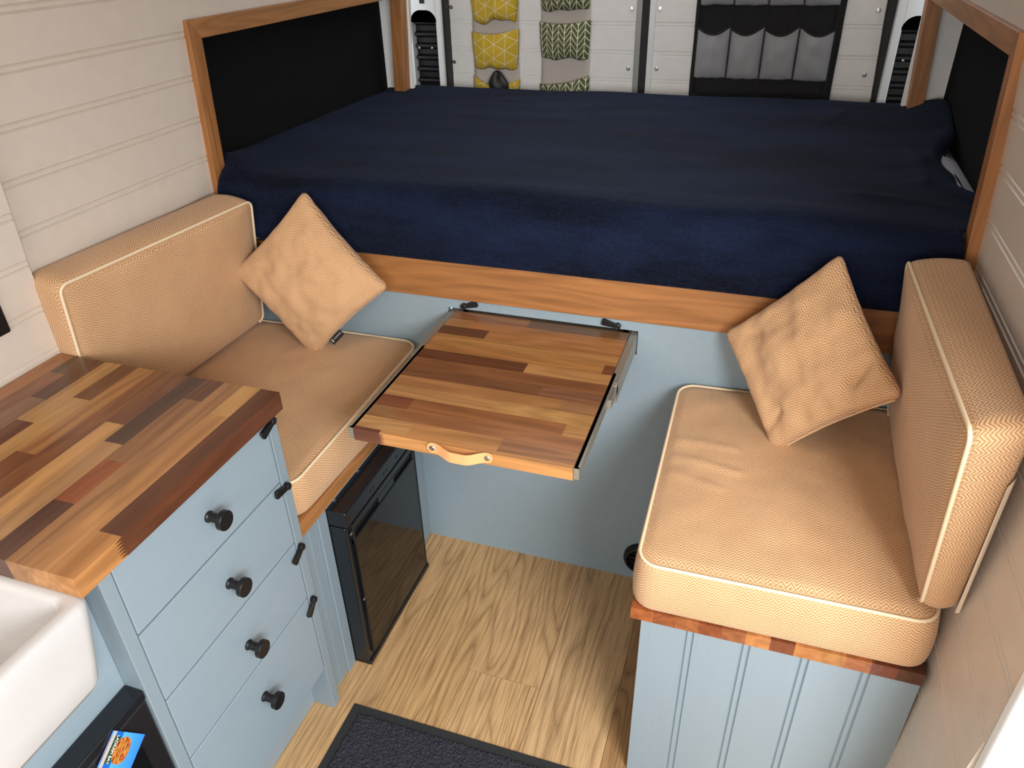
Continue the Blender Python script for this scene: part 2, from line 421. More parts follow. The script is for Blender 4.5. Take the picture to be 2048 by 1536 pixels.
def oak_frame(name, xf, sgn):
    """mitred oak surround; each of the three lengths keeps its own grain"""
    t = 0.013
    def P(y, z, d): return (xf(z) + sgn * d, y, z)
    outs = []
    pieces = [('stile', [(FY0, FZ0), (FY0, FZ1), (IY0, IZ1), (IY0, FZ0)], 'oak_z'), ('rail', [(FY0, FZ1), (FY1, FZ1), (IY1, IZ1), (IY0, IZ1)], 'oak_y'), ('stile', [(FY1, FZ1), (FY1, FZ0), (IY1, FZ0), (IY1, IZ1)], 'oak_z')]
    root = thing(name, '', None)
    for nm, pts, mt in pieces:
        g = G(); vs = [P(y, z, t) for y, z in pts] + [P(y, z, -0.03) for y, z in pts]
        g.add(vs, [(0, 1, 2, 3), (7, 6, 5, 4)] + [(i, (i + 1) % 4, 4 + (i + 1) % 4, 4 + i) for i in range(4)])
        g.obj(nm, MT[mt], root, bevel=0.0012)
    root['kind'] = 'structure'; del root['label']
    return root
oak_frame('trim_1', xlf, 1); oak_frame('trim_2', xr, -1)

# white door pillar at the sliding-door opening
g = G(); g.prism([(0.812, 1.1645), (0.814, 1.145), (0.86, 1.125), (0.96, 1.08), (1.0, 1.12), (1.0, 1.1645)], 'z', 0.0, 1.95)
st(g.obj('trim_3', MT['white_metal'], bevel=0.006))

# rear doors
YD = 3.35
ZD = [1.311 + 0.0965 * k for k in range(-13, 7)]
dm = lambda a, d, b: (b, YD - d, a)
def rear_door(name, x0, x1, screws):
    root = thing(name, '', None); root['kind'] = 'structure'; del root['label']
    g = G(); grooved(g, 0.0, 1.95, ZD, x0, x1, dm); g.obj('board_panel', MT['board_white'], root)
    for x, z in screws:
        g = G(); g.lathe([(0.0075, 0), (0.0075, .002), (0.006, .0035), (0.003, .0036), (0.0028, .002), (0.0, .002)], (x, YD - 0.0, z), (0, -1, 0), 14); g.obj('screw', MT['chrome'], root, smooth=False)
    return root
d1 = rear_door('door_1', -0.850, -0.118, [(-0.838, 1.362), (-0.838, 1.166), (-0.138, 1.36), (-0.139, 1.160)])
d2 = rear_door('door_2', -0.050, 0.712, [(-0.037, 1.361), (-0.034, 1.162), (0.679, 1.361), (0.677, 1.162)])
g = G(); g.box(-0.118, -0.098, YD - .012, YD + .03, 0, 1.95); g.obj('edge_strip', MT['grey_metal'], d1, bevel=.002)
g = G(); g.box(-0.097, -0.072, YD - .006, YD + .03, 0, 1.95); g.obj('seal', MT['seal'], d1)
g = G(); g.box(-0.071, -0.050, YD - .012, YD + .03, 0, 1.95); g.obj('edge_strip', MT['white_metal'], d2, bevel=.002)
g = G(); g.box(-0.885, -0.846, YD - .06, YD + .03, 0, 1.95); g.obj('seal', MT['seal'], d1, bevel=.006)
g = G(); g.prism([(0.714, 0), (0.716, 1.0), (0.70, 1.35), (0.69, 1.95), (0.735, 1.95), (0.742, 1.35), (0.752, 1.0), (0.75, 0)], 'y', YD - .03, YD + .03); g.obj('seal', MT['seal'], d2, bevel=.006)
# corner pillars with black vent grilles
def pillar(name, x0, x1, gx0, gx1, gz1):
    root = thing(name, '', None); root['kind'] = 'structure'; del root['label']
    y = 3.27
    g = G(); N = 14
    # plate with a round-topped opening: strips left, right and above
    g.box(x0, gx0, y, y + .05, 0, 1.95); g.box(gx1, x1, y, y + .05, 0, 1.95)
    pts = [(gx0, 1.95), (gx0, gz1 - .04)]
    for k in range(N + 1):
        th = math.pi - math.pi / 2 * k / N; pts.append((gx0 + .04 + .04 * math.cos(th), gz1 - .04 + .04 * math.sin(th)))
    for k in range(N + 1):
        th = math.pi / 2 - math.pi / 2 * k / N; pts.append((gx1 - .04 + .04 * math.cos(th), gz1 - .04 + .04 * math.sin(th)))
    pts += [(gx1, gz1 - .04), (gx1, 1.95)]
    g.prism(pts, 'y', y, y + .05)
    g.obj('pillar_plate', MT['white_metal'], root, bevel=.003)
    xm = (gx0 + gx1) / 2
    g = G(); g.box(xm - .01, xm + .01, y - .002, y + .01, gz1 + .025, gz1 + .05); g.obj('slot', MT['seal'], root)
    v = G(); v.box(gx0, gx1, y + .035, y + .05, 0.4, gz1)
    z = gz1 - .03
    while z > 0.95:
        v.prism([(y + .036, z), (y + .012, z - .006), (y + .010, z - .014), (y + .036, z - .026)], 'x', gx0 + .004, gx1 - .004); z -= .042
    v.obj('vent_grille', MT['black'], root, bevel=.003)
    for sx in (gx0 + .025, gx1 - .025):
        g = G(); g.lathe([(.004, 0), (.004, .002), (0, .003)], (sx, y + .006, gz1 - .13), (0, -1, 0), 10); g.obj('screw', MT['chrome'], root)
pillar('trim_4', -1.06, -0.852, -0.975, -0.872, 1.356)
pillar('trim_5', 0.728, 0.95, 0.752, 0.88, 1.352)

# ---------------------------------------------------------------- kitchen run
def stave_block(g, rows, axis, z0, z1, lo, hi, gain=1.0):
    """rows: list of (r0, r1, [(start, colour), ...]) along axis; each stave is a tight box"""
    rr = random.Random(11)
    for r0, r1, segs in rows:
        for k, (s0, c) in enumerate(segs):
            s1 = segs[k + 1][0] if k + 1 < len(segs) else hi
            s0_ = lo if k == 0 else s0
            col = tuple(q * gain for q in rgb(*c)[:3]) + (rr.random(),)
            if axis == 'y': g.box(r0, r1, s0_, s1, z0, z1, col)
            else: g.box(s0_, s1, r0, r1, z0, z1, col)
WX = [-0.93 + 0.0409 * k for k in range(13)] + [-0.399]
WT = [[(0, (168, 112, 70))], [(0, (142, 92, 60)), (1.29, (100, 74, 50))], [(0, (138, 98, 68)), (1.206, (98, 60, 40))], [(0, (118, 74, 50)), (1.139, (182, 136, 84))],
      [(0, (190, 144, 90)), (1.227, (112, 70, 44))], [(0, (126, 80, 50)), (1.065, (168, 118, 72))], [(0, (132, 84, 52))], [(0, (194, 144, 90)), (1.18, (120, 76, 50))],
      [(0, (176, 132, 88)), (1.131, (84, 58, 46))], [(0, (92, 60, 44)), (0.985, (146, 82, 48)), (1.091, (144, 100, 66)), (1.283, (106, 68, 46))], [(0, (160, 114, 74))],
      [(0, (184, 132, 82)), (1.254, (192, 144, 88))], [(0, (184, 128, 74)), (0.948, (98, 58, 38))]]
g = G(); stave_block(g, [(WX[k], WX[k + 1], WT[k]) for k in range(13)], 'y', 0.863, 0.90, 0.861, 1.353, 0.92)
for k in range(6):
    z = 0.8965 - .0058 * k; g.prism([(0.9475, z + .0026), (0.9475, z - .0026), (0.935, z)], 'x', -0.3995, -0.3985, rgb(98, 58, 38)[:3] + (.3,))
tag(g.obj('worktop', MT['stave_y'], fix=True), 'glossy walnut butcher block worktop over the grey-blue drawers', 'worktop')
# finger joint teeth on the front edge belong to the block's pattern
unit = thing('drawer_unit', 'grey-blue painted kitchen unit with four stacked drawers', 'cabinet')
XF = -0.408
g = G()
g.box(-0.93, XF, 1.313, 1.337, 0.0, 0.862); g.box(-0.93, XF, 0.895, 0.919, 0.0, 0.862)
g.obj('side_panel', MT['blue_z'], unit, bevel=.0015)
g = G(); g.box(-0.475, -0.467, 0.919, 1.313, 0.0, 0.16); g.obj('plinth', MT['blue_y'], unit)
g = G(); g.box(-0.93, -0.44, 0.92, 1.312, 0.155, 0.86); g.obj('carcass', MT['blue'], unit)
DZ = [(0.7145, 0.860), (0.554, 0.7125), (0.391, 0.552), (0.150, 0.389)]
KZ = [0.790, 0.630, 0.463, 0.305]
for (z0, z1), kz in zip(DZ, KZ):
    g = G(); g.box(-0.432, XF - .0015, 0.9215, 1.3105, z0 + .001, z1 - .001)
    dr = g.obj('drawer', MT['blue_y'], unit, bevel=.002)
    g = G(); g.lathe([(0.0105, 0), (0.0105, .003), (0.0085, .005), (0.0085, .0255), (0.0172, .027), (0.0180, .0278), (0.0180, .0362), (0.0172, .037), (0.0, .037)], (XF - .0015, 1.118, kz), (1, 0, 0), 32)
    g.obj('knob', MT['black_metal'], dr, bevel=.0006)
def turn_latch(parent, origin, tip, n, L=0.036):
    """small black turn catch: round pivot and a flared tail"""
    o = Vector(origin); n = Vector(n); t = (Vector(tip) - o).normalized(); s = n.cross(t)
    g = G()
    g.lathe([(.0075, 0), (.0078, .002), (.0075, .0105), (.0055, .012), (.004, .012), (.0035, .0105), (0, .0105)], o, n, 20)
    w0, w1 = .005, .0088
    a = [o + t * .004 + s * w0, o + t * L + s * w1, o + t * (L + .003) + s * (w1 - .003), o + t * (L + .003) - s * (w1 - .003), o + t * L - s * w1, o + t * .004 - s * w0]
    k = len(a); vs = [p + n * .003 for p in a] + [p + n * (.0105 if i in (0, 5) else .0085) for i, p in enumerate(a)]
    g.add(vs, [tuple(range(k))[::-1], tuple(range(k, 2 * k))] + [(i, (i + 1) % k, k + (i + 1) % k, k + i) for i in range(k)])
    return g.obj('turn_latch', MT['black_metal'], parent, bevel=.0012)
for (pz, ty, tz) in ((0.856, 1.292, 0.846), (0.699, 1.287, 0.703), (0.536, 1.293, 0.520), (0.378, 1.297, 0.354)):
    turn_latch(unit, (XF, 1.320, pz), (XF, ty, tz), (1, 0, 0))

sinku = thing('sink_unit', 'grey-blue cabinet panel under the white sink', 'cabinet')
g = G(); g.prism([(-0.2, 0.600), (0.8945, 0.600), (0.8945, 0.862), (0.8755, 0.862), (0.8755, 0.80), (0.842, 0.80), (0.842, 0.7105), (-0.2, 0.7105)], 'x', -0.470, -0.4485)
g.obj('front_panel', MT['blue_y'], sinku)

# ceramic sink: rounded shell with basin
def sink():
    g = G(); z1, z0 = 0.862, 0.712
    def rr(x0, x1, y0, y1, R, z, n=8):
        P = []
        for cx, cy, a0 in ((x1 - R, y1 - R, 0), (x0 + R, y1 - R, 90), (x0 + R, y0 + R, 180), (x1 - R, y0 + R, 270)):
            for k in range(n + 1):
                a = math.radians(a0 + 90 * k / n); P.append((cx + R * math.cos(a), cy + R * math.sin(a), z))
        return P
    X0, X1, Y0, Y1 = -0.88, -0.395, 0.30, 0.872
    rings = [rr(X0 + .02, X1 - .018, Y0 + .02, Y1 - .04, .02, z0), rr(X0 + .01, X1 - .006, Y0 + .01, Y1 - .030, .026, z0 + .004), rr(X0 + .008, X1, Y0 + .008, Y1 - .026, .026, z0 + .016)]
    for t in (0.3, 0.6, 0.85): rings.append(rr(X0 + .008 * (1 - t), X1 + .002 * t, Y0 + .008 * (1 - t), Y1 - .026 * (1 - t), .026, z0 + .016 + t * (z1 - z0 - .03)))
    rings += [rr(X0, X1 + .001, Y0, Y1, .026, z1 - .007), rr(X0 + .002, X1 - .002, Y0 + .002, Y1 - .002, .026, z1 - .002), rr(X0 + .007, X1 - .007, Y0 + .007, Y1 - .007, .024, z1),
              rr(X0 + .019, X1 - .019, Y0 + .019, Y1 - .017, .022, z1), rr(X0 + .024, X1 - .024, Y0 + .024, Y1 - .022, .022, z1 - .003), rr(X0 + .027, X1 - .027, Y0 + .027, Y1 - .025, .03, z1 - .012),
              rr(X0 + .034, X1 - .034, Y0 + .034, Y1 - .034, .04, z0 + .05), rr(X0 + .05, X1 - .05, Y0 + .05, Y1 - .05, .05, z0 + .026), rr(X0 + .09, X1 - .09, Y0 + .09, Y1 - .09, .05, z0 + .02)]
    n = len(rings[0]); vs = [p for r in rings for p in r]; fs = []
    for i in range(len(rings) - 1):
        for k in range(n): fs.append((i * n + k, i * n + (k + 1) % n, (i + 1) * n + (k + 1) % n, (i + 1) * n + k))
    fs.append(tuple(range(n))[::-1]); fs.append(tuple(range((len(rings) - 1) * n, len(rings) * n)))
    g.add(vs, fs); return g.obj('sink', MT['ceramic'], smooth=True)
root = thing('belfast_sink', 'white ceramic sink with a rounded front corner at the left', 'sink')
s_ = sink(); s_.parent = root; s_.name = 'basin'
g = G(); g.tube([(-0.88, 0.866, 0.8635), (-0.6, 0.867, 0.8635), (-0.42, 0.866, 0.8635)], 0.004); g.obj('sealant_bead', MT['board'], root, smooth=True)

ov = thing('oven', 'black built-in oven front below the white sink', 'oven')
g = G(); g.box(-0.90, -0.45, 0.30, 0.868, 0.07, 0.59); g.obj('body', MT['oven_black'], ov)
g = G(); g.box(-0.448, -0.410, 0.30, 0.894, 0.598, 0.617); g.box(-0.448, -0.418, 0.30, 0.894, 0.59, 0.60); g.obj('top_bar', MT['fridge_black'], ov, bevel=.003)
g = G(); g.box(-0.444, -0.412, 0.30, 0.893, 0.08, 0.596); dp = g.obj('door_panel', MT['oven_black'], ov, bevel=.004)
g = G(); g.box(-0.416, -0.4085, 0.34, 0.858, 0.14, 0.532); g.obj('door_window', MT['gloss_black'], dp, bevel=.012, seg=4)
mg = thing('fridge_magnet', 'blue picture magnet of a red sea stack stuck to the black oven', 'magnet')
P0, P1, P3 = Vector((-0.4115, 0.826, 0.612)), Vector((-0.4115, 0.865, 0.546)), Vector((-0.4115, 0.782, 0.584))
er, eu = (P3 - P0), (P1 - P0); nx = Vector((1, 0, 0)); off = nx * .0052
def mgp(u, v, d=0.0): return P0 + er * u + eu * v + off + nx * d
g = G(); q = [(0, 0), (1, 0), (1, 1), (0, 1)]
vs = [mgp(*p) for p in q] + [mgp(*p, d=-.0025) for p in q]
g.add(vs, [(0, 1, 2, 3), (7, 6, 5, 4)] + [(i, (i + 1) % 4, 4 + (i + 1) % 4, 4 + i) for i in range(4)], [q, q, q, q, q, q]); g.obj('picture', MT['magnet'], mg)
def lettering(body, parent, origin, ux, uy, size, mat, name='lettering'):
    cu = D.curves.new(name, 'FONT'); cu.body = body; cu.size = 1.0; cu.align_x = 'CENTER'; cu.align_y = 'CENTER'; cu.extrude = 0.01
    to = D.objects.new(name + '_tmp', cu); COL.objects.link(to)
    bpy.context.view_layer.update()
    me = D.meshes.new_from_object(to.evaluated_get(bpy.context.evaluated_depsgraph_get())); D.objects.remove(to)
    X, Y = Vector(ux).normalized(), Vector(uy).normalized(); Z = X.cross(Y)
    for v in me.vertices:
        c = v.co.copy(); v.co = Vector(origin) + X * c.x * size[0] + Y * c.y * size[1] + Z * c.z * 0.01
    me.materials.clear(); me.materials.append(mat); me.name = name
    o = D.objects.new(name, me); COL.objects.link(o); o.parent = parent; return o
lettering('LADRAM BAY', mg, mgp(0.5, 0.185, .0004), er, eu, (0.0068, 0.0085), MT['white'])

# black switch plates on the left wall
for nm, z0, z1, lab in (('switch_plate', 0.990, 1.088, 'black switch plate on the left wall, the lower of two'), ('switch_plate', 1.105, 1.20, 'black switch plate on the left wall, the upper of two')):
    g = G(); g.box(xln(1.05) - .001, xln(1.05) + .007, 1.13, 1.278, z0, z1)
    tag(g.obj(nm, MT['black_metal'], bevel=.006, seg=3), lab, 'switch plate', 'black switch plates on the left wall')

# ---------------------------------------------------------------- left bench
lb = thing('bench_seat', 'grey-blue bench base with an oak lip on the left, beside the drawers', 'bench')
g = G(); g.box(-0.93, -0.418, 1.34, 1.952, 0.530, 0.566); g.obj('lid', MT['oak_y'], lb, bevel=.003)
g = G(); g.box(-0.455, -0.433, 1.34, 1.952, 0.0, 0.530); g.obj('front_panel', MT['blue_z'], lb)
g = G(); g.box(-0.445, -0.424, 1.417, 1.4505, 0.0, 0.5295); g.box(-0.445, -0.424, 1.452, 1.95, 0.52, 0.5295); g.obj('stile', MT['blue_z'], lb, bevel=.002)
g = G(); g.box(-0.445, -0.430, 1.385, 1.417, 0.0, 0.5295); g.obj('stile', MT['blue_z'], lb, bevel=.002)

# ---------------------------------------------------------------- fridge
fr = thing('fridge', 'small black fridge with a glossy door set under the left bench', 'fridge')
FY_0, FY_1 = 1.4525, 1.823
g = G(); g.box(-0.432, -0.384, FY_0, FY_1, 0.012, 0.470); g.obj('frame', MT['fridge_black'], fr, bevel=.004)
g = G(); g.box(-0.432, -0.376, FY_0 - .001, FY_1, 0.474, 0.519); g.obj('top_bar', MT['fridge_black'], fr, bevel=.005)
g = G(); g.box(-0.432, -0.379, FY_0, FY_1, 0.0, 0.014); g.obj('base_bar', MT['black'], fr, bevel=.003)
g = G(); g.box(-0.392, -0.3765, FY_0 + .018, FY_1 - .022, 0.452, 0.470); g.box(-0.392, -0.3765, 1.598, 1.680, 0.430, 0.452)
g.box(-0.392, -0.3765, FY_0 + .018, FY_0 + .026, 0.410, 0.452); g.box(-0.392, -0.3765, FY_1 - .03, FY_1 - .022, 0.410, 0.452); g.obj('door_rail', MT['fridge_black'], fr, bevel=.002)
g = G(); g.box(-0.392, -0.3755, FY_0 + .018, FY_1 - .022, 0.030, 0.428); g.obj('door_panel', MT['gloss_black'], fr, bevel=.004)
for a, b in ((FY_0 + .022, 1.598), (1.680, FY_1 - .026)):
    g = G(); g.box(-0.390, -0.3835, a, b, 0.426, 0.453); g.box(-0.39, -0.378, a, a + .006, 0.428, 0.452); g.obj('handle_grip', MT['black'], fr, bevel=.001)
g = G(); g.box(-0.392, -0.3775, FY_1 - .020, FY_1 - .014, 0.03, 0.44); g.box(-0.392, -0.377, FY_0 + .05, FY_1 - .02, 0.016, 0.024); g.obj('door_seal', MT['seal'], fr)
for (x, y, z, n) in ((-0.423, 1.488, .519, (0, 0, 1)), (-0.423, 1.60, .519, (0, 0, 1)), (-0.423, 1.72, .519, (0, 0, 1)), (-0.3765, 1.462, .452, (1, 0, 0)), (-0.376, 1.466, .235, (1, 0, 0))):
    g = G(); g.lathe([(.0045, 0), (.0045, .001), (.003, .002), (0, .002)], (x, y, z), n, 12); g.obj('screw', MT['chrome'], fr)
for y in (1.57, 1.585, 1.64, 1.655, 1.71):
    g = G(); g.lathe([(.0042, 0), (.0042, .0008), (.003, .0016), (0, .0016)], (-0.376, y, .492), (1, 0, 0), 12); g.obj('rivet', MT['fridge_black'], fr)

# ---------------------------------------------------------------- bed base, mattress, blanket
YB = 1.955
bed = thing('bed_base', 'raised bed base with oak fascia above a plain grey-blue panel', 'bed')
g = G(); sx0, sx1, sz0, sz1 = -0.314, 0.174, 0.742, 0.806
g.box(-0.955, sx0, YB, YB + .018, 0, 0.93); g.box(sx1, 0.80, YB, YB + .018, 0, 0.93); g.box(sx0, sx1, YB, YB + .018, 0, sz0); g.box(sx0, sx1, YB, YB + .018, sz1, 0.93)
g.obj('front_panel', MT['blue'], bed)
g = G(); g.box(-0.955, 0.80, YB - .010, YB + .0, 0.834, 0.936); g.obj('fascia', MT['oak_x'], bed, bevel=.002)
g = G(); g.box(-0.955, 0.80, YB + .018, 3.2, 0.90, 0.925); g.obj('platform', MT['board_white'], bed)
turn_latch(bed, (-0.268, YB, 0.8165), (-0.236, YB, 0.8265), (0, -1, 0)); turn_latch(bed, (0.125, YB, 0.8155), (0.090, YB, 0.8225), (0, -1, 0))
# heater outlet low on the panel
hv = thing('air_outlet', 'round black air outlet low on the grey-blue panel behind the right bench', 'vent')
g = G(); g.lathe([(.052, 0), (.052, .012), (.046, .022), (.040, .022), (.040, .004), (0, .004)], (0.232, YB, 0.088), (0, -1, 0), 36); g.obj('rim', MT['black'], hv, smooth=False, bevel=.002)
for k in range(4):
    z = 0.062 + k * .017; hw = math.sqrt(.04 ** 2 - (z - .088) ** 2)
    g = G(); g.box(0.232 - hw, 0.232 + hw, YB - .018, YB - .006, z - .001, z + .0015); g.obj('louvre', MT['black'], hv)

mat_ = thing('mattress', 'white sheeted mattress showing at the right edge of the navy blanket', 'mattress')
def mattress():
    g = G(); n = 40
    def top(u, v):
        y = 1.972 + v * 1.23; e = min(1.0, max(0.0, (y - 1.99) / 0.05)); e = e * e * (3 - 2 * e)
        x0 = -0.93 - 0.095 * e; x1 = 0.785 + 0.105 * e
        x = x0 + u * (x1 - x0); d = min(u, 1 - u) * (x1 - x0); dy = min(v, 1 - v) * 1.23
        z = 1.088 - 0.03 * max(0, 1 - d / .05) ** 2 - 0.03 * max(0, 1 - dy / .05) ** 2
        return (x, y, z)
    g.grid(top, n, n)
    def side(fn):
        g.grid(lambda u, v: (lambda p: (p[0], p[1], p[2] * (1 - v) + 0.927 * v))(fn(u)), n, 4)
    side(lambda u: top(u, 0)); side(lambda u: top(u, 1)); side(lambda u: top(0, u)); side(lambda u: top(1, u))
    return g.obj('cover', MT['sheet'], mat_, smooth=True)
mattress()

def sstep(a, b, x):
    t = min(1, max(0, (x - a) / (b - a))); return t * t * (3 - 2 * t)
def seg_d(px, py, a, b):
    ax, ay = a; bx, by = b; vx, vy = bx - ax, by - ay; t = max(0, min(1, ((px - ax) * vx + (py - ay) * vy) / (vx * vx + vy * vy)))
    dx, dy = px - ax - t * vx, py - ay - t * vy
    return math.hypot(dx, dy), (1 if vx * (py - ay) - vy * (px - ax) > 0 else -1)
CRE = [((0.86, 2.80), (0.77, 2.46), .022, .016), ((0.748, 2.58), (0.752, 2.27), .018, .012), ((0.752, 2.27), (0.82, 2.17), .02, .008), ((0.57, 2.86), (0.63, 3.04), .03, .008), ((-0.62, 2.14), (-0.63, 2.30), .016, .008), ((0.62, 2.15), (0.82, 2.10), .03, .008)]
def blanket():
    prof = []     # (y, z, s)
    zt = 1.1035
    for k in range(13): prof.append((1.936 + .006 * (k / 12), 0.938 + (zt - .055 - 0.938) * k / 12))
    for k in range(1, 13):
        a = math.pi / 2 * k / 12; prof.append((1.942 + .055 * (1 - math.cos(a)), zt - .055 + .055 * math.sin(a)))
    for k in range(1, 91): prof.append((1.997 + 1.20 * k / 90, zt))
    for k in range(1, 9):
        a = math.pi / 2 * k / 8; prof.append((3.197 + .03 * math.sin(a), zt - .03 + .03 * math.cos(a)))
    for k in range(1, 5): prof.append((3.227, zt - .03 - .03 * k))
    nj = len(prof) - 1; NX = 150
    def fn(u, v):
        y, z = prof[round(v * nj)]
        e = sstep(1.985, 2.06, y); xl = -0.938 - .088 * e; xR = 0.795 + .098 * e
        pull = sstep(2.20, 2.36, y) * (1 - sstep(2.62, 2.80, y)); xR -= .046 * pull + .003 * math.sin(y * 23)
        x = xl + u * (xR - xl)
        front = 1 - sstep(1.95, 1.99, y)
        w = noise.noise(Vector((x * 2.2, y * 3.5, 0.3))) * .007 + noise.noise(Vector((x * 6, y * 9, z * 5 + 2.0))) * .0028
        if z < 1.05 and y < 1.97:      # front fall: gentle vertical swags
            y += noise.noise(Vector((x * 2.6, 5.0, z * 3))) * .006 - .002; z += .0
            if z < 0.99: z += 0.028 * sstep(-0.76, -0.93, x) * (0.99 - z) / .05 + .0
        else:
            z += w
            for a, b, wd, h in CRE:
                d, sg = seg_d(x, y, a, b)
                if d < wd * 3: z += h * math.exp(-(d / wd) ** 2) * (1.0 if sg > 0 else 0.35)
            z += 0.045 * math.exp(-((x - 0.88) / .06) ** 2 - ((y - 3.02) / .16) ** 2)
            z += 0.018 * math.exp(-((x + 0.95) / .07) ** 2 - ((y - 2.18) / .10) ** 2)
            z -= .022 * sstep(0.05, 0.0, xR - x) * pull
            z += .030 * math.exp(-((x + 0.93) / .07) ** 2 - ((y - 2.03) / .10) ** 2) - .02 * sstep(0.03, 0.0, x - xl) * (1 - sstep(2.0, 2.08, y))
            z += .010 * math.exp(-((y - 2.02) / .05) ** 2) * (0.6 + noise.noise(Vector((x * 3, 0, 9))) )
        return (x, y, z)
    g = G(); g.grid(fn, NX, nj); o = g.obj('blanket', MT['fleece'], smooth=True, solid=0.007)
    return tag(o, 'navy fleece blanket spread over the raised bed', 'blanket')
blanket()

# ---------------------------------------------------------------- pull-out table
tb = thing('pull_out_table', 'butcher block table pulled out on metal runners from the bed base', 'table')
TX0, TX1, TY0, TY1, TZ = -0.290, 0.155, 1.409, 1.95, 0.801
TR = [[(0, (160, 106, 62)), (-0.09, (124, 88, 56))], [(0, (190, 138, 84)), (-0.225, (182, 124, 72))], [(0, (104, 66, 44)), (-0.17, (184, 126, 74))], [(0, (190, 138, 80))],
      [(0, (186, 130, 74)), (0.131, (122, 72, 42))], [(0, (114, 70, 44)), (-0.034, (200, 146, 90))], [(0, (148, 96, 60))], [(0, (134, 88, 56)), (0.025, (146, 98, 70))],
      [(0, (182, 128, 78)), (0.078, (166, 118, 78))], [(0, (194, 142, 88)), (-0.049, (202, 152, 92))], [(0, (136, 78, 46)), (-0.217, (164, 106, 62)), (0.109, (196, 142, 84))],
      [(0, (156, 110, 66)), (-0.231, (168, 110, 66))], [(0, (202, 150, 94)), (-0.18, (196, 138, 82)), (0.005, (164, 112, 72))], [(0, (112, 66, 44)), (-0.233, (206, 146, 88))]]
g = G(); rows = []
for k in range(14):
    r1 = TY1 - 0.0408 * k; r0 = max(TY0, r1 - 0.0408); rows.append((r0, r1, TR[k]))
stave_block(g, rows, 'x', TZ - .027, TZ, TX0, TX1, 0.78)
for k in range(5):
    z = TZ - .0035 - .0048 * k; g.prism([(-0.2335, z + .0022), (-0.2335, z - .0022), (-0.223, z)], 'y', TY0 - .0004, TY0 + .001, tuple(q * .78 for q in rgb(112, 66, 44)[:3]) + (.3,))
g.obj('tabletop', MT['stave_x'], tb)
for x, s in ((TX0, -1), (TX1, 1)):
    a = x + s * .0005
    g = G(); b = x + s * .008; g.box(min(a, b), max(a, b), 1.412, 1.76, TZ - .024, TZ - .001); c_ = x + s * .011; g.box(min(a, c_), max(a, c_), 1.412, 1.76, TZ - .003, TZ - .001); g.box(min(a, c_), max(a, c_), 1.412, 1.76, TZ - .025, TZ - .022); g.box(min(a, c_), max(a, c_), 1.410, 1.418, TZ - .025, TZ - .001)
    g.obj('runner', MT['steel'], tb, bevel=.0008)
    a = x + s * .009; b = x + s * .0175
    g = G(); g.box(min(a, b), max(a, b), 1.715, 2.02, TZ - .048, TZ - .003); a2 = x + s * .001; g.box(min(a2, b), max(a2, b), 1.72, 2.02, TZ - .005, TZ - .002); g.box(min(a2, b), max(a2, b), 1.66 if s > 0 else 1.70, 1.73, TZ - .03, TZ - .008)
    g.obj('runner', MT['steel'], tb, bevel=.0008)
# leather pull
def strap():
    g = G(); x0, x1 = -0.131, 0.003; n = 60; hw = .0115; zc = TZ - .009
    def mid(u):
        t = sstep(0.10, 0.42, u) * (1 - sstep(0.60, 0.92, u))
        return TY0 - .0012 - .013 * t, zc - .005 * t
    vs = []; fs = []
    for i in range(n + 1):
        u = i / n; x = x0 + u * (x1 - x0); d = min(x - x0, x1 - x); h = hw if d > hw else math.sqrt(max(0, hw * hw - (hw - d) ** 2)) + 1e-4
        y, z = mid(u)
        for dy, dz in ((0, h), (0, -h), (-.003, -h), (-.003, h)): vs.append((x, y + dy, z + dz))
    for i in range(n):
        for k in range(4): fs.append((i * 4 + k, i * 4 + (k + 1) % 4, i * 4 + 4 + (k + 1) % 4, i * 4 + 4 + k))
    fs += [(0, 1, 2, 3), (n * 4 + 3, n * 4 + 2, n * 4 + 1, n * 4)]
    g.add(vs, fs); h = g.obj('leather_pull', MT['leather'], tb, smooth=False, bevel=.0006)
    for x in (-0.1195, -0.0085):
        g = G(); g.lathe([(.0058, 0), (.0058, .001), (.0045, .0022), (.0026, .0022), (.0022, .0012), (0, .0012)], (x, TY0 - .0042, zc), (0, -1, 0), 20); g.obj('screw', MT['chrome'], h)
strap()

# ---------------------------------------------------------------- right bench
rb = thing('bench_seat', 'grey-blue grooved bench base with a walnut block edge on the right', 'bench')
g = G()
grooved(g, 0.305, 0.792, [0.397, 0.4995, 0.602, 0.7045], 0.0, 0.498, lambda a, d, b: (a, 1.375 - d, b))
g.obj('front_panel', MT['blue_z'], rb)
g = G(); g.box(0.305, 0.325, 1.395, 1.954, 0, 0.498); g.obj('side_panel', MT['blue_z'], rb)
g = G(); rr = random.Random(4); cs = [(164, 92, 50), (150, 84, 48), (160, 96, 56), (140, 74, 42), (150, 90, 54), (190, 126, 74), (128, 70, 42), (186, 122, 70), (178, 120, 66), (166, 98, 54), (120, 62, 40), (92, 56, 40)]
n = len(cs); x = 0.284
for k, c in enumerate(cs):
    x1 = x + 0.0424; g.box(x, min(x1, 0.797), 1.370, 1.953, 0.4985, 0.527, tuple(q * .8 for q in rgb(*c)[:3]) + (rr.random(),)); x = x1
g.obj('lid', MT['stave_y'], rb)

